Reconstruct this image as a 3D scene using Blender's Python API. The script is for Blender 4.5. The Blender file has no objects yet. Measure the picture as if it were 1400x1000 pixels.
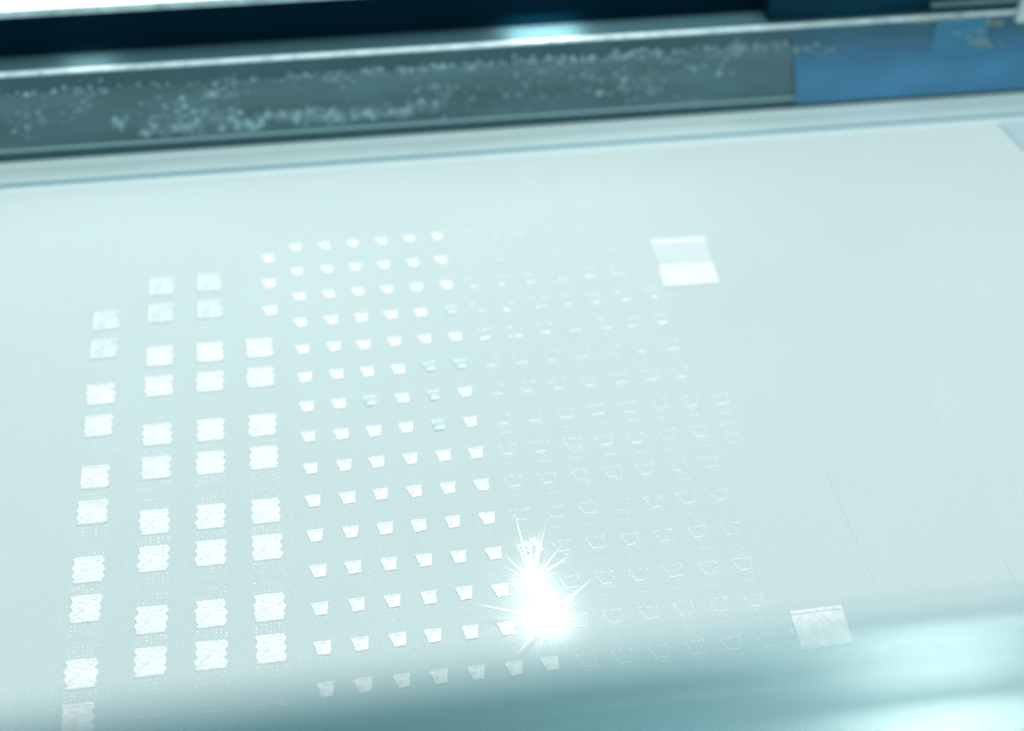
import bpy, bmesh, math, random
from mathutils import Vector, Matrix, noise as mnoise

random.seed(7)
scene = bpy.context.scene
col = scene.collection

# ------------------------------------------------------------------ camera
CAM = Vector((0.88095, -41.4937, 33.48115))
ROT = Matrix(((0.98901, 0.0871139, -0.11945872),
              (-0.14653336, 0.68508471, -0.71357335),
              (0.01967718, 0.72323586, 0.69032072)))
FPX = 2048.0                                    # focal length in pixels of a 1400 pixel wide frame
cd = bpy.data.cameras.new('camera')
cam = bpy.data.objects.new('camera', cd)
col.objects.link(cam)
cam.matrix_world = Matrix.Translation(CAM) @ ROT.to_4x4()
cd.sensor_width = 36.0
cd.lens = FPX / 1400 * 36
cd.clip_start = 0.1
cd.clip_end = 500
cd.dof.use_dof = True
cd.dof.focus_distance = 42.0
cd.dof.aperture_fstop = 0.068
scene.camera = cam

# ------------------------------------------------------------------ world, lamps, exposure
w = bpy.data.worlds.new('World')
scene.world = w
w.use_nodes = True
w.node_tree.nodes['Background'].inputs[0].default_value = (0.86, 0.985, 1.0, 1)
w.node_tree.nodes['Background'].inputs[1].default_value = 0.60
scene.view_settings.view_transform = 'Standard'
scene.view_settings.look = 'None'
scene.view_settings.exposure = 0.0
scene.view_settings.gamma = 1.0


def area_lamp(name, loc, target, sx, sy, power, color=(1, 1, 1)):
    ld = bpy.data.lights.new(name, 'AREA')
    ld.shape = 'RECTANGLE'
    ld.size, ld.size_y = sx, sy
    ld.energy = power
    ld.color = color
    o = bpy.data.objects.new(name, ld)
    col.objects.link(o)
    o.location = loc
    o.rotation_euler = (Vector(target) - Vector(loc)).to_track_quat('-Z', 'Y').to_euler()
    return o


area_lamp('key_lamp', (20, 18, 120), (18, -10, 0), 46, 46, 93000, (0.97, 1.0, 0.99))
# ------------------------------------------------------------------ projection onto real planes (used once, to survey positions)
def ray(px, py):
    return (ROT @ Vector(((px - 700) / FPX, -(py - 500) / FPX, -1.0)))


def on_z(px, py, z=0.0):
    d = ray(px, py)
    return CAM + d * ((z - CAM.z) / d.z)


def on_y(px, py, y):
    d = ray(px, py)
    return CAM + d * ((y - CAM.y) / d.y)


KY = 1.31925


def grid(u, v):                                  # grid of the build job -> bed coordinates
    return (u, v * KY)


# ------------------------------------------------------------------ materials
def mat(name, color, rough=0.6, metal=0.0, spec=0.5, var=0.0, vscale=8.0, bump=0.0, bscale=40.0, stretch=(1, 1, 1),
        emit=None, estr=0.0, alpha=1.0, fine=0.0, fscale=40.0, coords='Object'):
    m = bpy.data.materials.new(name)
    m.use_nodes = True
    nt = m.node_tree
    b = nt.nodes['Principled BSDF']
    b.inputs['Base Color'].default_value = (*color, 1)
    b.inputs['Roughness'].default_value = rough
    b.inputs['Metallic'].default_value = metal
    b.inputs['Specular IOR Level'].default_value = spec
    b.inputs['Alpha'].default_value = alpha
    tc = nt.nodes.new('ShaderNodeTexCoord')
    mp = nt.nodes.new('ShaderNodeMapping')
    mp.inputs['Scale'].default_value = stretch
    nt.links.new(tc.outputs[coords], mp.inputs[0])
    last = None

    def noise(scale, detail=4.0, vec=mp.outputs[0]):
        n = nt.nodes.new('ShaderNodeTexNoise')
        n.inputs['Scale'].default_value = scale
        n.inputs['Detail'].default_value = detail
        nt.links.new(vec, n.inputs['Vector'])
        return n.outputs['Fac']

    def scaled(fac, amount, prev):
        mr = nt.nodes.new('ShaderNodeMapRange')
        mr.inputs['From Min'].default_value = 0.3
        mr.inputs['From Max'].default_value = 0.7
        mr.inputs['To Min'].default_value = 1 - amount
        mr.inputs['To Max'].default_value = 1 + amount
        nt.links.new(fac, mr.inputs['Value'])
        vm = nt.nodes.new('ShaderNodeVectorMath')
        vm.operation = 'MULTIPLY'
        cb = nt.nodes.new('ShaderNodeCombineXYZ')
        for k in range(3):
            nt.links.new(mr.outputs[0], cb.inputs[k])
        if prev is None:
            vm.inputs[0].default_value = color
        else:
            nt.links.new(prev, vm.inputs[0])
        nt.links.new(cb.outputs[0], vm.inputs[1])
        return vm.outputs[0]
    if var:
        last = scaled(noise(vscale), var, last)
    if fine:
        last = scaled(noise(fscale, 2.0, tc.outputs[coords]), fine, last)
    if last is not None:
        nt.links.new(last, b.inputs['Base Color'])
    if bump:
        bn = nt.nodes.new('ShaderNodeBump')
        bn.inputs['Strength'].default_value = bump
        bn.inputs['Distance'].default_value = 0.05
        nt.links.new(noise(bscale, 3.0), bn.inputs['Height'])
        nt.links.new(bn.outputs[0], b.inputs['Normal'])
    if emit:
        b.inputs['Emission Color'].default_value = (*emit, 1)
        b.inputs['Emission Strength'].default_value = estr
    return m


def powder_material():
    """Fine pale metal powder: grain, soft mottling and the faint grooves a recoater blade leaves along y."""
    m = mat('fine_powder', (0.575, 0.695, 0.695), rough=0.95, spec=0.15, var=0.02, vscale=0.12, fine=0.07, fscale=26)
    nt = m.node_tree
    b = nt.nodes['Principled BSDF']
    tc = nt.nodes.new('ShaderNodeTexCoord')
    n1 = nt.nodes.new('ShaderNodeTexNoise')
    n1.inputs['Scale'].default_value = 22
    n1.inputs['Detail'].default_value = 4
    nt.links.new(tc.outputs['Object'], n1.inputs['Vector'])
    mp = nt.nodes.new('ShaderNodeMapping')
    mp.inputs['Scale'].default_value = (9, 0.16, 1)
    nt.links.new(tc.outputs['Object'], mp.inputs[0])
    n2 = nt.nodes.new('ShaderNodeTexNoise')
    n2.inputs['Scale'].default_value = 1
    n2.inputs['Detail'].default_value = 2
    nt.links.new(mp.outputs[0], n2.inputs['Vector'])
    mu = nt.nodes.new('ShaderNodeMath')
    mu.operation = 'MULTIPLY_ADD'
    mu.inputs[1].default_value = 0.35
    nt.links.new(n2.outputs['Fac'], mu.inputs[0])
    nt.links.new(n1.outputs['Fac'], mu.inputs[2])
    bn = nt.nodes.new('ShaderNodeBump')
    bn.inputs['Strength'].default_value = 0.5
    bn.inputs['Distance'].default_value = 0.035
    nt.links.new(mu.outputs[0], bn.inputs['Height'])
    nt.links.new(bn.outputs[0], b.inputs['Normal'])
    return m


M = {}
M['powder'] = powder_material()
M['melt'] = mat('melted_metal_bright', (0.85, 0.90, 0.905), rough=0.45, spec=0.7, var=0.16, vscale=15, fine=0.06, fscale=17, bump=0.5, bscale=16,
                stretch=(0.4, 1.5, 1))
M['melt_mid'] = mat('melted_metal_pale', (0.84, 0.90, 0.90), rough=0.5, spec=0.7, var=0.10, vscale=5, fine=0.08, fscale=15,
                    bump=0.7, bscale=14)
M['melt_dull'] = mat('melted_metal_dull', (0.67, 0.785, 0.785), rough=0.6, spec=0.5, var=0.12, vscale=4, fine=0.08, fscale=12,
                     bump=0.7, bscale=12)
M['melt_grey'] = mat('melted_metal_grey', (0.56, 0.73, 0.74), rough=0.6, spec=0.5, var=0.25, vscale=6, bump=0.8, bscale=10)
M['bead'] = mat('melt_bead', (0.95, 0.96, 0.96), rough=0.3, spec=1.0)
M['bead_soft'] = mat('melt_bead_soft', (0.74, 0.86, 0.87), rough=0.5, spec=0.6)
M['seal'] = mat('pale_seal', (0.54, 0.72, 0.72), rough=0.55, spec=0.4, var=0.06, vscale=0.5, stretch=(0.3, 3, 3))
M['seal_light'] = mat('pale_seal_edge', (0.70, 0.93, 0.93), rough=0.3, spec=0.6)
M['seal_mid'] = mat('pale_seal_outer', (0.62, 0.77, 0.775), rough=0.6, spec=0.3)
M['seal_blue'] = mat('seal_groove', (0.20, 0.42, 0.50), rough=0.6, spec=0.3)
M['steel'] = mat('brushed_teal_steel', (0.088, 0.19, 0.215), rough=0.5, spec=0.4, var=0.28, vscale=0.6, bump=0.3, bscale=6,
                 stretch=(0.35, 1, 1.6))
M['steel_dark'] = mat('dark_teal_steel', (0.052, 0.13, 0.155), rough=0.5, spec=0.3, var=0.12, vscale=0.5)
M['steel_top'] = mat('polished_teal_steel', (0.06, 0.15, 0.18), rough=0.6, spec=0.12)
M['steel_edge'] = mat('pale_steel_edge', (0.56, 0.80, 0.83), rough=0.35, metal=0.0, spec=0.8, var=0.18, vscale=2.2)  # paler tone along the top edge of the rail
M['navy'] = mat('dark_slot', (0.0004, 0.016, 0.031), rough=0.7, spec=0.02)
M['navy_light'] = mat('navy_cover', (0.003, 0.038, 0.066), rough=0.6, spec=0.05, var=0.3, vscale=0.3)
M['lip'] = mat('panel_lip', (0.42, 0.62, 0.65), rough=0.5, spec=0.5, var=0.25, vscale=2)
M['panel'] = mat('lit_diffuser', (0.9, 0.95, 0.95), rough=0.7, emit=(0.97, 1.0, 1.0), estr=1.3)
M['dust'] = mat('clinging_powder', (0.19, 0.33, 0.365), rough=0.9, spec=0.2)
M['dust_bright'] = mat('clinging_powder_bright', (0.34, 0.56, 0.60), rough=0.8, spec=0.3)
M['reflection'] = mat('blue_reflection', (0.085, 0.31, 0.54), rough=0.35, spec=0.4, alpha=0.78, var=0.12, vscale=0.4)
_nt = M['reflection'].node_tree                        # painted blue reflection, strong at the foot and thinning upward
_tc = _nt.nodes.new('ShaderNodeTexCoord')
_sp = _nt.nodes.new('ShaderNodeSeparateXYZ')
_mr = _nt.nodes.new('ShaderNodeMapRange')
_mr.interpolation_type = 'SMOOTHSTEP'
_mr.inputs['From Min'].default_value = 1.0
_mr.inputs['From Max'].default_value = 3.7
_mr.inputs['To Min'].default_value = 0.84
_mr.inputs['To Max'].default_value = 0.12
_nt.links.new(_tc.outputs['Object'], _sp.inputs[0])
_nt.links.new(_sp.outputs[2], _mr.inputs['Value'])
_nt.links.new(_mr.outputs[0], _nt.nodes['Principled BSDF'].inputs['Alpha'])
M['reflection_patch'] = mat('blue_reflection_patch', (0.08, 0.38, 0.62), rough=0.3, spec=0.4, alpha=0.42)
M['bracket'] = mat('pale_bracket', (0.55, 0.70, 0.72), rough=0.4, spec=0.5)
M['rim'] = mat('satin_rim', (0.17, 0.375, 0.415), rough=0.26, metal=0.8, spec=0.5, var=0.05, vscale=0.5)
M['rim_dark'] = mat('satin_rim_groove', (0.12, 0.30, 0.34), rough=0.5, spec=0.3)


# ------------------------------------------------------------------ helpers
def tag(o, label=None, cat=None, group=None, kind=None):
    if label: o['label'] = label
    if cat: o['category'] = cat
    if group: o['group'] = group
    if kind: o['kind'] = kind
    return o


def empty(name, loc=(0, 0, 0)):
    o = bpy.data.objects.new(name, None)
    o.empty_display_size = 0.2
    col.objects.link(o)
    o.location = loc
    return o


def mesh_obj(name, bm, m, parent=None, loc=(0, 0, 0), smooth=False):
    me = bpy.data.meshes.new(name)
    bmesh.ops.recalc_face_normals(bm, faces=bm.faces)
    bm.to_mesh(me)
    bm.free()
    for x in (m if isinstance(m, (list, tuple)) else [m]):
        me.materials.append(x)
    if smooth:
        for p in me.polygons: p.use_smooth = True
    o = bpy.data.objects.new(name, me)
    col.objects.link(o)
    if parent: o.parent = parent
    o.location = loc
    return o


def slab(bm, pts, h, inset=0.02, z0=-0.02):
    """Raised melted patch: outline pts (x, y), rounded shoulder, top at h."""
    n = len(pts)
    cx = sum(p[0] for p in pts) / n
    cy = sum(p[1] for p in pts) / n

    def ring(k, z):
        return [bm.verts.new((cx + (x - cx) * k, cy + (y - cy) * k, z)) for x, y in pts]
    rings = [ring(1.0, z0), ring(1.0, h * 0.55), ring(1 - inset * 2, h)]
    for a, b in zip(rings, rings[1:]):
        for i in range(n):
            bm.faces.new((a[i], a[(i + 1) % n], b[(i + 1) % n], b[i]))
    c = bm.verts.new((cx, cy, h))
    r = rings[-1]
    for i in range(n):
        bm.faces.new((r[i], r[(i + 1) % n], c))


def bead(bm, x, y, r, z=0.0, sx=1.0, sy=1.0, flat=0.7):
    """Small hemispherical bead, 18 triangles or so."""
    n = 6
    a = [bm.verts.new((x + r * sx * math.cos(t), y + r * sy * math.sin(t), z - 0.005)) for t in
         [2 * math.pi * i / n for i in range(n)]]
    b = [bm.verts.new((x + .7 * r * sx * math.cos(t), y + .7 * r * sy * math.sin(t), z + r * flat * .7)) for t in
         [2 * math.pi * i / n for i in range(n)]]
    c = bm.verts.new((x, y, z + r * flat))
    for i in range(n):
        j = (i + 1) % n
        bm.faces.new((a[i], a[j], b[j], b[i]))
        bm.faces.new((b[i], b[j], c))


def prism(bm, prof, x0, x1, nx=1):
    """Extrude a (y, z) profile from x0 to x1 (open or closed by itself)."""
    rows = []
    for k in range(nx + 1):
        x = x0 + (x1 - x0) * k / nx
        rows.append([bm.verts.new((x, y, z)) for y, z in prof])
    n = len(prof)
    for a, b in zip(rows, rows[1:]):
        for i in range(n):
            j = (i + 1) % n
            bm.faces.new((a[i], a[j], b[j], b[i]))
    bm.faces.new(rows[0])
    bm.faces.new(rows[-1][::-1])


def box(bm, x0, x1, y0, y1, z0, z1):
    prism(bm, [(y0, z0), (y1, z0), (y1, z1), (y0, z1)], x0, x1)


ORD = ['first', 'second', 'third', 'fourth', 'fifth', 'sixth', 'seventh', 'eighth', 'ninth', 'tenth', 'eleventh', 'twelfth',
       'thirteenth', 'fourteenth', 'fifteenth']

# ------------------------------------------------------------------ powder bed (one sheet, gently uneven)
bm = bmesh.new()
nx, ny = 150, 90
X0, X1, Y0, Y1 = -45, 60, -45, 4.36
vs = [[None] * (nx + 1) for _ in range(ny + 1)]
for j in range(ny + 1):
    for i in range(nx + 1):
        x = X0 + (X1 - X0) * i / nx
        y = Y0 + (Y1 - Y0) * j / ny
        z = 0.006 * mnoise.noise((x * 0.15, y * 0.12, 0)) - 0.004
        vs[j][i] = bm.verts.new((x, y, z))
for j in range(ny):
    for i in range(nx):
        bm.faces.new((vs[j][i], vs[j][i + 1], vs[j + 1][i + 1], vs[j + 1][i]))
tag(mesh_obj('powder_bed', bm, M['powder'], smooth=True), kind='structure')

# shallow scratches the blade left in the powder on the right: thin real ridges with soft sides
bm = bmesh.new()
for (xa, ya, xb, yb, wd) in ((1182, 366, 1196, 395, .03), (1226, 462, 1237, 482, .03), (1266, 543, 1290, 592, .035),
                             (1100, 560, 1118, 602, .02), (1122, 630, 1180, 760, .022), (1180, 760, 1208, 826, .03),
                             (1365, 750, 1398, 816, .014), (1212, 430, 1217, 440, .02)):
    a, b = on_z(xa, ya), on_z(xb, yb)
    d = (b - a).normalized()
    s = Vector((-d.y, d.x, 0))
    n = 10
    prev = None
    for k in range(n + 1):
        p = a.lerp(b, k / n)
        t = 4 * (k / n) * (1 - k / n)
        ww = wd * (0.25 + 0.75 * t)
        hh = 0.006 * t + 0.001
        q = [bm.verts.new(p - s * ww + Vector((0, 0, -.003))), bm.verts.new(p + Vector((0, 0, hh))),
             bm.verts.new(p + s * ww + Vector((0, 0, -.003)))]
        if prev:
            bm.faces.new((prev[0], prev[1], q[1], q[0]))
            bm.faces.new((prev[1], prev[2], q[2], q[1]))
        prev = q
tag(mesh_obj('blade_scratches', bm, mat('scratch_powder', (0.545, 0.675, 0.685), rough=0.95, spec=0.1)),
    label='faint dark blade scratches in the bare powder on the right', cat='scratches', kind='stuff')


# ------------------------------------------------------------------ melted squares (four columns on the left)
def square_outline(w_, h_, rnd):
    """Scalloped top and bottom, three ragged teeth on each side."""
    pts = []
    hw, hh = w_ / 2, h_ / 2
    ns = 7

    def jig(a): return (rnd.random() - .5) * a
    sh = [jig(.05) for _ in range(4)]
    for k in range(ns * 4):                      # bottom, left -> right
        t = k / (ns * 4)
        pts.append((-hw + .04 + (w_ - .08) * t, -hh + .024 * abs(math.sin(math.pi * ns * t)) * -1 + jig(.012)))
    for k in range(24):                          # right, bottom -> top
        t = k / 24
        tooth = .075 * (abs(((t * 3.0) % 1) - .5) * 2) ** 1.2
        pts.append((hw - tooth + .02 + jig(.03) + sh[int(t * 3)], -hh + h_ * t))
    for k in range(ns * 4):                      # top, right -> left
        t = k / (ns * 4)
        pts.append((hw - .04 - (w_ - .08) * t, hh + .03 * abs(math.sin(math.pi * ns * t)) + jig(.016)))
    for k in range(24):                          # left, top -> bottom
        t = k / 24
        tooth = .075 * (abs(((t * 3.0 + .35) % 1) - .5) * 2) ** 1.2
        pts.append((-hw + tooth - .02 + jig(.03) - sh[int(t * 3)], hh - h_ * t))
    return pts


def hatch(bm, w_, h_, top, rnd, n=9, cover=1.0, zz=None):
    """Weld tracks lying on the patch: thin raised lines along x."""
    for k in range(n):
        y = -h_ / 2 + h_ * (k + .5) / n
        if rnd.random() > cover: continue
        x = -w_ / 2 + .07
        while x < w_ / 2 - .1:
            L = .08 + rnd.random() * .3
            x2 = min(x + L, w_ / 2 - .05)
            yy = y + (rnd.random() - .5) * .02
            r = .012 + rnd.random() * .008
            a = [(yy - r, top - .004), (yy, top + r * .3), (yy + r, top - .004)]
            va = [bm.verts.new((x, p[0], p[1])) for p in a]
            vb = [bm.verts.new((x2, p[0] + .006, p[1])) for p in a]
            bm.faces.new((va[0], va[1], vb[1], vb[0]))
            bm.faces.new((va[1], va[2], vb[2], vb[1]))
            x = x2 + .01 + rnd.random() * .05


base_v = [-1.16, -2.21, -3.82, -4.87, -6.49, -7.54, -9.16, -10.2, -11.83, -12.88]
cols_sq = [('leftmost', -6.37, -1.16, 10, 0), ('second', -4.58, 0.0, 10, 0), ('third', -2.97, 0.0, 10, 0), ('rightmost', -1.38, 0.0, 10, 2)]
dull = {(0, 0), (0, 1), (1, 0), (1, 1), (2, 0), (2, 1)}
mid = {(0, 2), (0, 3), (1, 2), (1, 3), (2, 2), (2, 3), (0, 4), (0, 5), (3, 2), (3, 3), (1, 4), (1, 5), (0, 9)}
tiny = bmesh.new()                               # the uncountable support beads
tiny_soft = bmesh.new()
rb = random.Random(11)
for ci, (cname, u, off, nrow, start) in enumerate(cols_sq):
    for ri in range(start, nrow):
        v = base_v[ri] + off
        x, y = grid(u, v)
        rnd = random.Random(ci * 100 + ri)
        bm = bmesh.new()
        W_, H_ = .85, .90
        key = (ci, ri)
        slab(bm, square_outline(W_, H_, rnd), .026)
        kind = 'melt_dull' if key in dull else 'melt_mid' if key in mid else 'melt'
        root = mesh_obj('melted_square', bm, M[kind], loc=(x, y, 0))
        look = {'melt_dull': 'faint mottled', 'melt_mid': 'pale grainy', 'melt': 'bright white'}[kind]
        nth = ORD[ri - start] if ri < nrow - 1 else 'frontmost'
        tag(root, f'{look} scalloped square, {nth} from the back in the {cname} column of squares', 'melted square',
            'scalloped squares melted into the powder')
        hb = bmesh.new()
        hatch(hb, W_ - .06, H_ - .06, .027, rnd, n=10, cover=.9)
        mesh_obj('weld_tracks', hb, M['melt' if kind != 'melt_dull' else 'melt_mid'], parent=root)['kind'] = 'stuff'
        eb = bmesh.new()                         # brighter weld line round dull squares
        if kind != 'melt':
            for yy, x0, x1 in ((-H_ / 2 + .05, -W_ / 2 + .02, W_ / 2), (H_ / 2 - .05, -W_ / 2 + .08, W_ / 2 - .04)):
                lb = bmesh.new()
                prism(lb, [(yy - .035, .03), (yy + .035, .03), (yy + .012, .040), (yy - .012, .040)], x0, x1)
                mesh_obj('border_track', lb, M['melt' if key not in dull else 'melt_mid'], parent=root)
            prism(eb, [(-H_ / 2 + .09, .03), (H_ / 2 - .09, .03), (H_ / 2 - .12, .038), (-H_ / 2 + .12, .038)], -W_ / 2 + .03, -W_ / 2 + .12)
            mesh_obj('border_track', eb, M['melt' if key not in dull else 'melt_mid'], parent=root)
        # rows of beads before and behind every square
        fade = 0.0 if ri < 3 else 1.0
        tgt = tiny if (ri >= 5) else tiny_soft
        for sgn in (-1, 1):
            for rr in range(3 if ri % 2 == (0 if sgn > 0 else 1) else 2):
                for k in range(7):
                    if rb.random() < (.25 if ri > 4 else .45): continue
                    yy = y + sgn * (H_ / 2 + .12 + .15 * rr) + rb.uniform(-.012, .012)
                    xx = x - W_ / 2 + .06 + (W_ - .1) * k / 6 + rb.uniform(-.02, .02)
                    bead(tgt, xx, yy, rb.uniform(.013, .026) * (1.0 if ri > 4 else 1.15), 0, rb.uniform(.9, 1.9), 1, .7)
        # single dotted lines beside each square
        for sx in (-.72, .72):
            if ri < 3: continue
            for k in range(13):
                if rb.random() < .5: continue
                bead(tiny_soft if ri < 6 else tgt, x + sx + rb.uniform(-.01, .01), y - H_ / 2 - .2 + 1.2 * k / 12, rb.uniform(.010, .016), 0, 1, 1.2)
        for sx in (-.42, .44):                   # edge tails between the squares
            for k in range(12):
                if rb.random() < .45: continue
                bead(tgt, x + sx + rb.uniform(-.012, .012), y - H_ / 2 - .08 - .55 * k / 11, rb.uniform(.010, .017))
for px, py in ((370, 965), (366, 962), (290, 972), (205, 978)):   # last dashed lines at the front
    p = on_z(px, py)
    for k in range(9):
        if rb.random() < .2: continue
        bead(tiny, p.x - .4 + .1 * k, p.y + rb.uniform(-.01, .01), rb.uniform(.016, .026), 0, 1.8, 1)

# ------------------------------------------------------------------ solid trapezoids (the middle block)
TR = [(-.245, .215), (.245, .215), (.205, -.225), (-.12, -.245)]


def trap_outline(rnd, s=1.0):
    pts = []
    c = [(a + rnd.uniform(-.018, .018), b + rnd.uniform(-.015, .015)) for a, b in TR]
    for i in range(4):
        (xa, ya), (xb, yb) = c[i], c[(i + 1) % 4]
        for k in range(7):
            t = k / 7
            j = .011 if k else 0
            pts.append(((xa + (xb - xa) * t + rnd.uniform(-j, j)) * s, (ya + (yb - ya) * t + rnd.uniform(-j, j)) * s))
    return pts[::-1]


grey_ones = {(5, 5), (6, 4), (7, 4), (5, 4), (3, 5), (6, 2)}
soft_ones = {(4, 4), (4, 5), (5, 3), (6, 5), (6, 3), (7, 5), (9, 5)}
pos = [(i, j) for i in range(15) for j in range(6)] + [(14, 6)]
for (i, j) in pos:
    rnd = random.Random(1000 + i * 17 + j)
    u, v = j + rnd.uniform(-.012, .012), -i + rnd.uniform(-.012, .012)
    x, y = grid(u, v)
    kind = 'melt_grey' if (i, j) in grey_ones else 'melt_mid' if ((i, j) in soft_ones or i < 3) else 'melt'
    bm = bmesh.new()
    slab(bm, trap_outline(rnd, .86 + .035 * min(i, 4)), .024)
    root = mesh_obj('melted_trapezoid', bm, M[kind], loc=(x, y, 0))
    look = {'melt_grey': 'Half filled grey', 'melt_mid': 'Pale', 'melt': 'Bright white'}[kind]
    tag(root, f'{look} trapezoid, {ORD[j]} from the left in the {ORD[i]} row from the back'.lower(), 'melted trapezoid',
        'solid trapezoids melted into the powder')
    hb = bmesh.new()
    hatch(hb, .30, .34, .025, rnd, n=5)
    mesh_obj('weld_tracks', hb, M['melt_mid' if kind == 'melt_grey' else kind], parent=root)['kind'] = 'stuff'
    if i < 3: continue
    eb = bmesh.new()
    prism(eb, [(.145, .015), (.215, .015), (.20, .034), (.16, .034)], -.225, .25)
    if kind == 'melt_grey':
        lb = bmesh.new()
        prism(lb, [(-.22, .015), (-.14, .015), (-.15, .034), (-.2, .034)], -.11, .2)
        mesh_obj('border_track', lb, M['melt'], parent=root)
    else:
        lb = bmesh.new()
        bead(lb, .275, .23, .022, 0, 1, 1.6)
        mesh_obj('end_bead', lb, M['melt'], parent=root)
    mesh_obj('border_track', eb, M['melt'], parent=root)
    if i > 4:
        t_ = tiny if i > 7 else tiny_soft
        for k in range(3):
            if rb.random() < .7: bead(t_, x - .06 + .12 * k, y - .32 + rb.uniform(-.02, .02), rb.uniform(.012, .018), 0, 1, 1.5)
            if rb.random() < .6: bead(t_, x - .05 + .11 * k, y - .62 + rb.uniform(-.012, .012), rb.uniform(.012, .018), 0, 1.4, 1)
for k, (px, py) in enumerate(((366, 354), (367, 388), (369, 425))):
    rnd = random.Random(77 + k)
    p = on_z(px, py)
    bm = bmesh.new()
    slab(bm, trap_outline(rnd), .024)
    root = mesh_obj('melted_trapezoid', bm, M['melt'], loc=(p.x, p.y, 0))
    tag(root, f'{("back", "middle", "front")[k]} one of the three trapezoids alone left of the trapezoid block', 'melted trapezoid',
        'solid trapezoids melted into the powder')

# ------------------------------------------------------------------ beaded outlines (the right block)
cells = []
for i in range(15):
    last = 11 if i < 3 else 12
    if i in (7, 8, 14): last = 13
    first = 7 if i in (12, 13, 14) else 6
    cells += [(i, j) for j in range(first, last + 1)]
for (i, j) in cells:
    rnd = random.Random(5000 + i * 31 + j)
    x, y = grid(j, -i)
    x += rnd.uniform(-.02, .02)
    y += rnd.uniform(-.02, .02)
    f = min(1.0, max(0.0, (i - 5.5 + (j - 6) * .25) / 7))        # how complete the outline is
    bm = bmesh.new()
    big = 1.0 + .5 * max(0, (10 - i) / 10)
    rr = lambda: rnd.uniform(.015, .025) * big
    if i < 5:
        for k in range(rnd.randint(2, 4)):
            bead(bm, rnd.uniform(-.15, .2), -.2 + rnd.uniform(-.03, .03), rnd.uniform(.034, .056) * (1 + .1 * i), 0, 1.3, 1, .5)
        for k in range(rnd.randint(2, 5)):
            bead(bm, rnd.uniform(-.26, .26), .2 + rnd.uniform(-.04, .04), rnd.uniform(.022, .04) * (1 + .1 * i), 0, 1, 1, .5)
    else:
        for k in range(9):                       # far edge
            if rnd.random() < .28 + .42 * f: bead(bm, -.25 + .5 * k / 8, .20 + rnd.uniform(-.02, .02), rr(), 0, 1.5, 1)
        for k in range(3): bead(bm, .25 + rnd.uniform(-.02, .02), .24 - .05 * k, rr())
        for k in range(9):                       # slanting left edge
            if rnd.random() < .06 + .72 * f: bead(bm, -.27 + .16 * k / 8, .18 - .38 * k / 8, rr() * 1.1, 0, 1, 1.1)
        for k in range(7):                       # right edge
            if rnd.random() < .08 + .5 * f: bead(bm, .25 - .03 * k / 6, .14 - .36 * k / 6, rr(), 0, 1, 1)
        if rnd.random() < .8:                    # welded line on the near edge
            x0, x1 = -.12 + rnd.uniform(-.02, .04), .17 + rnd.uniform(-.08, .02)
            n = 7
            for k in range(n): bead(bm, x0 + (x1 - x0) * k / (n - 1), -.2 + .012 * k / n, rnd.uniform(.018, .029) * big * (1.25 if i < 9 else 1), 0, 1.6, .9)
        else:
            for k in range(5): bead(bm, -.12 + .07 * k, -.2 + rnd.uniform(-.03, .03), rr() * 1.2)
        for k in range(rnd.randint(3, 7)):       # spatter just in front
            bead(bm, rnd.uniform(-.1, .24), -.30 + rnd.uniform(-.06, .04), rr() * .85)
    root = empty('beaded_outline', (x, y, 0))
    tag(mesh_obj('beads', bm, M['bead' if i > 1 else 'bead_soft'], parent=root), kind='stuff')
    first_j = 7 if i in (12, 13, 14) else 6
    look = 'blurred bead cluster' if i < 5 else 'broken bead outline' if f < .75 else 'clear beaded trapezoid outline'
    look = 'blurred bead cluster' if i < 5 else 'broken bead outline' if f < .75 else 'clear bead outline'
    tag(root, f'{look}, {ORD[j - first_j]} from the left in the {ORD[i]} outline row from the back', 'bead outline',
        'beaded outlines right of the solid trapezoids')
    if i > 2:
        for k in range(rb.randint(2, 4)):
            bead(tiny if i > 6 else tiny_soft, x - .09 + .1 * k, y - .60 + rb.uniform(-.012, .012), rb.uniform(.016, .023) * (1 + .4 * (i < 9)), 0, 1.4, 1)

tag(mesh_obj('support_beads', tiny, M['bead']), kind='stuff', cat='beads',
    label='bright dotted rows of tiny weld beads between the front shapes')
tag(mesh_obj('support_beads', tiny_soft, M['bead_soft']), kind='stuff', cat='beads',
    label='faint dotted rows of tiny weld beads between the farther shapes')


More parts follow.
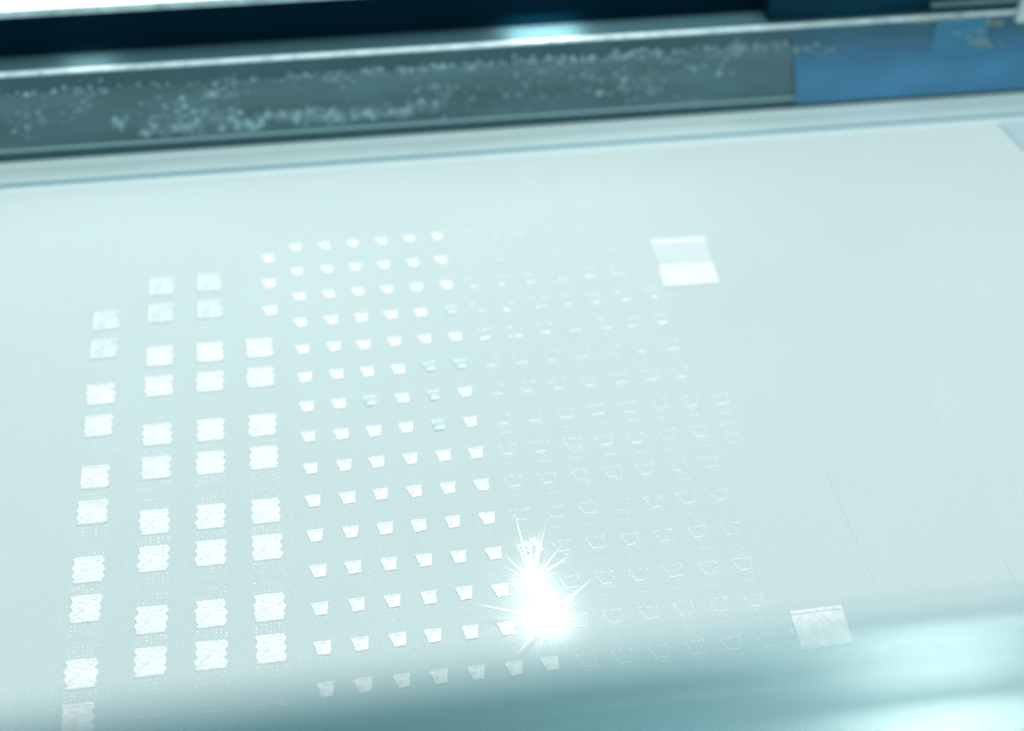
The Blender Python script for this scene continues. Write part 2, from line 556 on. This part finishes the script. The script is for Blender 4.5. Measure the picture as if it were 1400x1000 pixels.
# ------------------------------------------------------------------ three flat tiles on the right
def tile(corners, label, body_m, strip_m, strip=.16, side=False):
    P = [on_z(*c) for c in corners]              # far left, far right, near right, near left
    root = empty('melted_tile', P[3])
    L = [p - P[3] for p in P]
    fl, fr, nr, nl = L
    bm = bmesh.new()
    pts = []
    for a, b in ((nl, nr), (nr, fr), (fr, fl), (fl, nl)):
        for k in range(8):
            q = a.lerp(b, k / 8)
            pts.append((q.x + random.uniform(-.008, .008), q.y + random.uniform(-.008, .008)))
    slab(bm, pts, .05, .008)
    mesh_obj('tile_body', bm, body_m, parent=root)
    bm = bmesh.new()
    q = [fl, fr, fr.lerp(nr, strip), fl.lerp(nl, strip)]
    lo = [bm.verts.new((p.x, p.y, .03)) for p in q]
    c = sum(q, Vector()) / 4
    hi = [bm.verts.new((c.x + (p.x - c.x) * .98, c.y + (p.y - c.y) * .9, .075)) for p in q]
    bm.faces.new(hi)
    for k in range(4): bm.faces.new((lo[k], lo[(k + 1) % 4], hi[(k + 1) % 4], hi[k]))
    mesh_obj('edge_strip', bm, strip_m, parent=root)
    if side:
        bm = bmesh.new()
        q = [fr.lerp(fl, .035), fr, nr, nr.lerp(nl, .035)]
        lo = [bm.verts.new((p.x, p.y, .03)) for p in q]
        hi = [bm.verts.new((p.x, p.y, .07)) for p in q]
        bm.faces.new(hi)
        for k in range(4): bm.faces.new((lo[k], lo[(k + 1) % 4], hi[(k + 1) % 4], hi[k]))
        mesh_obj('side_strip', bm, strip_m, parent=root)
    tag(root, label, 'melted tile', 'flat tiles melted on the right of the bed')


tile_pale = mat('tile_pale', (0.68, 0.79, 0.80), rough=0.5, spec=0.6, var=0.04, vscale=1.5, fine=.04, fscale=14, bump=.3, bscale=20)
tile_white = mat('tile_white', (0.86, 0.92, 0.93), rough=0.45, spec=0.7, var=0.03, vscale=1.5, fine=.04, fscale=14, bump=.3, bscale=20)
tile((( 887, 330), (963, 325), (973, 357), (899, 362)), 'dimmer flat tile with a white far strip, behind its brighter twin', tile_pale, M['melt'], .26)
tile((( 899, 363), (974, 358), (984, 388), (908, 394)), 'brighter white flat tile touching the front of the dimmer tile', tile_white, M['melt'], .22)
tile(((1079, 838), (1149, 829), (1166, 880), (1096, 890)), 'grainy flat tile near the blurred window rim at lower right', M['melt_mid'], M['melt'], .10, True)

# ------------------------------------------------------------------ rail behind the bed
XL, XR = -60, 80
seal = empty('seal_ledge', (0, 4.5, 0))
tag(seal, 'pale stepped seal ledge between the powder bed and the dark rail', 'seal')
for name, prof, m in (
        ('outer_lip', [(4.364, -.3), (4.70, -.3), (4.70, .03), (4.64, .06), (4.46, .05), (4.364, .0)], 'seal_mid'),
        ('seal_groove', [(4.704, -.3), (5.00, -.3), (5.00, -.05), (4.704, -.05)], 'seal_blue'),
        ('flat_strip', [(5.004, -.3), (5.86, -.3), (5.86, .05), (5.10, .05), (5.004, .0)], 'seal'),
        ('inner_lip', [(5.864, -.3), (6.27, -.3), (6.27, .08), (6.18, .11), (5.98, .10), (5.864, .06)], 'seal_light')):
    bm = bmesh.new()
    prism(bm, [(y - 4.5, z) for y, z in prof], XL, XR)
    mesh_obj(name, bm, M[m], parent=seal)

rail = empty('steel_rail', (0, 6.3, 0))
tag(rail, 'long dark teal steel rail speckled with powder behind the bed', 'rail')
ZT = 3.82
for name, prof, m in (
        ('lower_band', [(6.30, -.3), (7.4, -.3), (7.4, .50), (6.30, .50)], 'steel_dark'),
        ('lower_ledge', [(6.24, .504), (7.4, .504), (7.4, .62), (6.24, .60)], 'dust_bright'),
        ('face_panel', [(6.33, .624), (7.4, .624), (7.4, 2.96), (6.33, 2.96)], 'steel'),
        ('upper_band', [(6.29, 2.964), (7.4, 2.964), (7.4, ZT - .125), (6.29, ZT - .125)], 'steel_dark'),
        ('bright_edge', [(6.26, ZT - .12), (6.44, ZT - .12), (6.44, ZT), (6.36, ZT + .015), (6.26, ZT - .04)], 'steel_edge'),
        ('top_face', [(6.444, ZT - .12), (7.46, ZT - .12), (7.46, ZT - .01), (6.444, ZT - .01)], 'steel_top')):
    bm = bmesh.new()
    prism(bm, [(y - 6.3, z) for y, z in prof], XL, XR, 1)
    mesh_obj(name, bm, M[m], parent=rail)
for k, (px, py, hw, pw) in enumerate(((122, 88, 1.6, 14), (742, 46, 2.6, 75.0))):   # two lamps added to make highlights on the top face
    p = on_z(px, py, ZT)
    area_lamp('added_glint_lamp', (p.x, p.y + .12, ZT + .6), (p.x, p.y, ZT), hw, .3, pw, (1, .86, .8))

# powder clinging to the rail: clumps of tiny lumps
dust = bmesh.new()
dustb = bmesh.new()
rd = random.Random(3)


def lump(bm, x, z, r, y=6.33):
    m = bmesh.ops.create_icosphere(bm, subdivisions=1, radius=r)
    for v in m['verts']:
        v.co = Vector((x + v.co.x * rd.uniform(.8, 1.3), y + v.co.y * .45, z + v.co.z * rd.uniform(.8, 1.2)))


def on_face(px, py):
    p = on_y(px, py, 6.33)
    return p.x, p.z


for px, py, sx, sy, n, b in (            # clumps, in survey pixels
        (280, 165, 45, 22, 80, .35), (240, 160, 60, 22, 60, .2), (430, 158, 55, 7, 150, .6), (520, 155, 45, 4, 90, .5), (160, 167, 6, 5, 12, 1),
        (205, 180, 18, 5, 14, .6), (300, 125, 30, 10, 25, .4), (115, 140, 30, 20, 30, .2), (330, 170, 28, 8, 40, .5),
        (260, 175, 16, 10, 26, .8), (600, 120, 25, 5, 14, .6), (590, 145, 30, 12, 24, .3), (455, 108, 22, 5, 16, .5),
        (735, 100, 50, 18, 26, .15), (860, 120, 30, 10, 16, .3), (890, 125, 12, 5, 8, .7), (830, 100, 60, 15, 34, .2),
        (1010, 65, 30, 8, 22, .4), (960, 90, 60, 20, 24, .15), (40, 160, 30, 25, 30, .15), (700, 130, 200, 25, 60, .1),
        (1120, 75, 30, 10, 10, .3), (1200, 80, 60, 20, 14, .1), (1330, 57, 30, 4, 14, .5)):
    for k in range(int(n * 1.7)):
        x, z = on_face(px + rd.gauss(0, sx * .6), py + rd.gauss(0, sy * .6))
        if z < .66 or z > 3.6: continue
        lump(dustb if rd.random() < b else dust, x, z, rd.uniform(.03, .10) if rd.random() < .9 else .15, 6.33 if z < 2.95 else 6.29)
for k in range(620):                     # powder caught along the upper step
    px = rd.uniform(-60, 1080)
    dens = .35 + .65 * (px > 300)
    if rd.random() > dens: continue
    x, z = on_face(px, 131 - .066 * px + rd.gauss(0, 3.0))
    lump(dustb if rd.random() < (.2 + .5 * (500 < px < 900)) else dust, x, z, rd.uniform(.03, .10), 6.28)
for k in range(160):
    px = rd.uniform(-60, 1300)
    x, z = on_face(px, 206 - .066 * px + rd.gauss(0, 1.5))
    lump(dust, x, z, rd.uniform(.02, .06), 6.27)
for k in range(110):                     # grains on the bright edge
    x = rd.uniform(-12, 32)
    lump(dustb, x, ZT - .06 + rd.uniform(-.05, .05), rd.uniform(.02, .07), 6.27)
tag(mesh_obj('clinging_powder', dust, M['dust'], smooth=True), kind='stuff', cat='powder',
    label='dull teal powder grains clinging to the steel rail')
tag(mesh_obj('clinging_powder', dustb, M['dust_bright'], smooth=True), kind='stuff', cat='powder',
    label='bright powder clumps stuck on the steel rail')

bm = bmesh.new()                         # warm grains by the upper right corner
for px, py, n in ((1325, 43, 6), (1360, 30, 10), (1300, 18, 12), (1260, 20, 10), (1345, 55, 14), (1120, 62, 6)):
    for k in range(n):
        x, z = on_face(px + rd.gauss(0, 14), py + rd.gauss(0, 3))
        lump(bm, x, min(z, ZT - .06), rd.uniform(.05, .10), 6.16)
tag(mesh_obj('clinging_powder', bm, mat('warm_powder', (0.36, 0.46, 0.36), rough=.9, spec=.2), smooth=True), kind='stuff', cat='powder',
    label='yellowish powder grains on the blue right end of the rail')

# blue window reflection painted as a tinted sheet over the right end of the rail
reflection = empty('blue_reflection', (on_y(1086, 110, 6.2).x, 6.2, 0))
tag(reflection, 'translucent sheet painting a blue window reflection over the right end of the steel rail', 'reflection')
fx = reflection.location.x
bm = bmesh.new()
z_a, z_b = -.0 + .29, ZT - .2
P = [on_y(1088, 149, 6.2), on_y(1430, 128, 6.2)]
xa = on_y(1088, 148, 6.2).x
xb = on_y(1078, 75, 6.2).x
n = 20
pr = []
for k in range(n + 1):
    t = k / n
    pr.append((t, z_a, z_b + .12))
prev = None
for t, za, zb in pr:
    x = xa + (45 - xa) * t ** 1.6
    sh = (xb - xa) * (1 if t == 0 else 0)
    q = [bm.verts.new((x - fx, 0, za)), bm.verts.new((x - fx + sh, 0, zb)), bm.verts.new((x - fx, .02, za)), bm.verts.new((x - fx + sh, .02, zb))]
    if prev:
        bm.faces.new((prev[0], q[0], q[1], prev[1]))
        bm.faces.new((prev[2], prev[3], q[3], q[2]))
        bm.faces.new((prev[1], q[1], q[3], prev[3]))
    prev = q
mesh_obj('reflection_sheet', bm, M['reflection'], parent=reflection)
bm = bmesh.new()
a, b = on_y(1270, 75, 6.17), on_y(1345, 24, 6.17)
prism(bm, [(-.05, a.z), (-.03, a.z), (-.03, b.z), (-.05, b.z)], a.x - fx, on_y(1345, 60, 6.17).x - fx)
mesh_obj('reflection_patch', bm, M['reflection_patch'], parent=reflection)

# dark slot above the rail, navy cover on its right, lit white panel over it
slot = empty('recessed_slot', (0, 7.47, 0))
tag(slot, 'black slot running between the steel rail and the white lit panel', 'slot')
bm = bmesh.new()
box(bm, XL, XR, 0, .3, -.3, 5.50)
mesh_obj('back_plate', bm, M['navy'], parent=slot)
bm = bmesh.new()
box(bm, on_y(1052, 10, 6.7).x, XR, -.80, -.003, ZT + .002, 7.5)
mesh_obj('cover_plate', bm, M['navy_light'], parent=slot)

lp = empty('light_panel', (0, 7.4, 5.5))
tag(lp, 'white lit panel above the black slot at upper left', 'light panel')
bm = bmesh.new()
xe = on_y(720, 0, 7.3).x
box(bm, XL, xe, -.12, .3, .26, 5.5)
mesh_obj('diffuser', bm, M['panel'], parent=lp)
bm = bmesh.new()
box(bm, XL, xe, -.20, .3, .02, .256)
mesh_obj('lower_lip', bm, M['lip'], parent=lp)
bm = bmesh.new()
for k in range(60):
    x = rd.uniform(-13, xe)
    m_ = bmesh.ops.create_icosphere(bm, subdivisions=1, radius=rd.uniform(.03, .09))
    for v in m_['verts']: v.co = Vector((x + v.co.x, -.2 + v.co.y * .5, .2 + v.co.z))
tag(mesh_obj('lip_grains', bm, M['lip'], parent=lp), kind='stuff')

# bracket at the far right; a darker block stands in for a bed shadow
br = empty('upright_bracket', (on_y(1391, 20, 6.1).x, 6.1, 3.4))
tag(br, 'pale upright bracket at the far upper right corner', 'bracket')
bm = bmesh.new()
box(bm, 0, .4, -.1, .15, .1, 3.2)
mesh_obj('upright', bm, M['bracket'], parent=br)
bm = bmesh.new()
box(bm, -3.6, -.004, .0, .12, .92, 1.1)
mesh_obj('cross_bar', bm, M['steel'], parent=br)
bm = bmesh.new()
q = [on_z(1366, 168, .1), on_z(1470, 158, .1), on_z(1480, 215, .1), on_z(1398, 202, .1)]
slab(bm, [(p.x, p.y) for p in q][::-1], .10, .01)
tag(mesh_obj('shadow_block', bm, mat('shadow_block', (0.44, .61, .65), rough=.5)), 'low teal block standing in for a shadow on the bed beside the seal ledge', 'block')


# ------------------------------------------------------------------ laser spark
def plume_material(name, strength, density_pow, color):
    m = bpy.data.materials.new(name)
    m.use_nodes = True
    nt = m.node_tree
    nt.nodes.clear()
    out = nt.nodes.new('ShaderNodeOutputMaterial')
    em = nt.nodes.new('ShaderNodeEmission')
    em.inputs[0].default_value = (*color, 1)
    tc = nt.nodes.new('ShaderNodeTexCoord')
    gr = nt.nodes.new('ShaderNodeTexGradient')
    gr.gradient_type = 'SPHERICAL'
    nt.links.new(tc.outputs['Object'], gr.inputs[0])
    pw = nt.nodes.new('ShaderNodeMath')
    pw.operation = 'POWER'
    pw.inputs[1].default_value = density_pow
    nt.links.new(gr.outputs['Fac'], pw.inputs[0])
    mu = nt.nodes.new('ShaderNodeMath')
    mu.operation = 'MULTIPLY'
    mu.inputs[1].default_value = strength
    nt.links.new(pw.outputs[0], mu.inputs[0])
    nt.links.new(mu.outputs[0], em.inputs[1])
    nt.links.new(em.outputs[0], out.inputs['Volume'])
    return m


def streak_material():
    m = bpy.data.materials.new('spark_streak')
    m.use_nodes = True
    nt = m.node_tree
    nt.nodes.clear()
    out = nt.nodes.new('ShaderNodeOutputMaterial')
    em = nt.nodes.new('ShaderNodeEmission')
    em.inputs[0].default_value = (1, 1, .94, 1)
    em.inputs[1].default_value = 1.5
    tr = nt.nodes.new('ShaderNodeBsdfTransparent')
    mix = nt.nodes.new('ShaderNodeMixShader')
    uv = nt.nodes.new('ShaderNodeAttribute')
    uv.attribute_name = 'fade'
    nt.links.new(uv.outputs['Fac'], mix.inputs[0])
    nt.links.new(tr.outputs[0], mix.inputs[1])
    nt.links.new(em.outputs[0], mix.inputs[2])
    nt.links.new(mix.outputs[0], out.inputs['Surface'])
    return m


M['streak'] = streak_material()
M['core'] = mat('white_hot', (1, 1, 1), emit=(1, 1, 1), estr=1.4)
c1 = on_z(746, 845, .35)
c2 = on_z(728, 795, .45)
spark = empty('laser_spark', (c1.x, c1.y, 0))
tag(spark, 'blinding white welding spark throwing thin streaks over the powder', 'spark')
S0 = Vector((c1.x, c1.y, 0))


def blob(name, c, r, m, sc=(1, 1, 1), rag=0.0, sub=3):
    bm = bmesh.new()
    bmesh.ops.create_icosphere(bm, subdivisions=sub, radius=1.0)
    if rag:
        for v in bm.verts:
            v.co *= 1 + rag * mnoise.noise(v.co * 2.3 + Vector((c.x, 0, 0)))
    o = mesh_obj(name, bm, m, parent=spark, loc=c - S0, smooth=True)
    o.scale = (r * sc[0], r * sc[1], r * sc[2])
    return o


blob('melt_pool', c1, .37, M['core'], (1.1, 1, .8), .35)
blob('melt_pool', c2, .23, M['core'], (.9, 1.5, 1), .25)
blob('plume', c1, 1.55, plume_material('plume_glow', .62, 2.6, (1, 1, 1)))
blob('plume', c2, 1.0, plume_material('plume_glow_upper', .7, 2.6, (1, 1, 1)))
blob('plume', (c1 + c2) / 2, 1.0, plume_material('plume_glow_neck', .08, 2.4, (1, 1, 1)))


def streak(c, e, w0, heat):
    """Tapering four-sided filament from near c out to e, its heat fading outward."""
    bm = bmesh.new()
    d = e - c
    L = d.length
    d.normalize()
    s = d.cross(Vector((0, 0, 1))).normalized()
    t = d.cross(s).normalized()
    n = 8
    lay = bm.verts.layers.float.new('fade')
    prev = None
    for k in range(n + 1):
        q = k / n
        p = c + d * (L * q)
        ww = w0 * (1 - q) ** .8 + .003
        ring = [bm.verts.new(p + s * ww - S0), bm.verts.new(p + t * ww - S0), bm.verts.new(p - s * ww - S0), bm.verts.new(p - t * ww - S0)]
        for v in ring: v[lay] = heat * (1 - q ** 1.6)
        if prev:
            for i in range(4): bm.faces.new((prev[i], prev[(i + 1) % 4], ring[(i + 1) % 4], ring[i]))
        prev = ring
    return mesh_obj('spark_streak', bm, M['streak'], parent=spark)


for (px, py, z, wd, h) in ((641, 824, .5, .045, .75), (659, 864, .3, .035, .3), (675, 881, .3, .03, .3), (703, 900, .3, .045, .8),
                           (739, 890, .3, .035, .8), (756, 881, .3, .03, .5), (815, 787, .9, .055, .8), (803, 846, .3, .04, .3),
                           (668, 845, .4, .04, .35), (790, 812, .6, .04, .5)):
    streak(c1, on_z(px, py, z), wd, h)
for (px, py, z, wd, h) in ((703, 700, 1.5, .04, .75), (711, 725, 1., .04, .8), (724, 728, 1., .05, .9), (739, 718, 1., .045, .6),
                           (749, 702, 1.4, .05, .3), (773, 739, .9, .035, .7), (785, 756, .8, .035, .5), (779, 758, .8, .04, .6),
                           (685, 754, .9, .045, .5), (683, 771, .7, .04, .3), (701, 728, 1., .04, .3), (742, 733, .9, .04, .6),
                           (768, 780, .6, .04, .5), (760, 770, .6, .04, .5)):
    streak(c2, on_z(px, py, z), wd, h)
rs = random.Random(21)
for k in range(44):
    c, cpx, R0 = (c1, (746, 845), 52) if k % 2 else (c2, (728, 792), 44)
    a = rs.uniform(0, 2 * math.pi)
    R = R0 * rs.uniform(.7, 1.12)
    streak(c, on_z(cpx[0] + R * math.cos(a), cpx[1] + R * math.sin(a), .5), rs.uniform(.016, .03), rs.uniform(.1, .35))
for px, py, r in ((718, 744, .06), (730, 738, .055), (731, 743, .05), (740, 751, .035), (711, 746, .03), (716, 757, .03), (723, 752, .03), (738, 748, .03)):
    p = on_z(px, py, .1)
    blob('molten_droplet', p, r, M['core'], (1, 1, 1), .3, 2)

# ------------------------------------------------------------------ window rim close to the lens
e3 = ROT @ Vector((0, 0, 1))
D0 = 11.0


def at_depth(px, py, d=D0):
    return CAM + ray(px, py) * d


A_, B_ = at_depth(0, 1014), at_depth(1400, 854)
e1 = (B_ - A_).normalized()
e2 = e3.cross(e1).normalized()
e3 = e1.cross(e2).normalized()
RIM = Matrix((e1, e2, e3)).transposed().to_4x4()
RIM.translation = (A_ + B_) / 2
rim = empty('window_rim')
rim.matrix_world = RIM
tag(rim, 'out of focus satin window rim crossing the bottom of the picture', 'window rim')


def arc(cy, cz, ry, rz, a0, a1, n=14):
    return [(cy + ry * math.sin(a0 + (a1 - a0) * k / n), cz + rz * math.cos(a0 + (a1 - a0) * k / n)) for k in range(n + 1)]


def crown(y0, y1, z, h, n=12):
    return [(y0 + (y1 - y0) * k / n, z + h * (1 - (2 * k / n - 1) ** 2)) for k in range(n + 1)]


for name, prof, m in (
        ('upper_bead', [(-.40, -.6)] + crown(-.40, 0, -.03, .035) + [(0, -.6)], 'rim'),
        ('rim_groove', [(-.47, -.6), (-.47, -.10), (-.404, -.10), (-.404, -.6)], 'rim_dark'),
        ('lower_bead', [(-1.10, -.6)] + crown(-1.10, -.474, -.03, .06) + [(-.474, -.6)], 'rim'),
        ('outer_flange', [(-5.0, -.6), (-5.0, -.1), (-1.104, -.1), (-1.104, -.6)], 'rim_dark')):
    bm = bmesh.new()
    prism(bm, prof, -14, 14, 56)
    o = mesh_obj(name, bm, M[m], parent=rim)
    me = o.data
    for p in me.polygons: p.use_smooth = (len(p.vertices) == 4 and name.endswith('bead'))

# lamp added behind the camera to make the highlights on the rounded rim
Pg = at_depth(1290, 935)
nn = (e3 * math.cos(.06) + e2 * math.sin(.06)).normalized()
vv = (CAM - Pg).normalized()
rr_ = (2 * nn.dot(vv) * nn - vv).normalized()
area_lamp('rim_glint_lamp', Pg + rr_ * 16, Pg, 2.2, 1.5, 1250, (1, .58, .50))
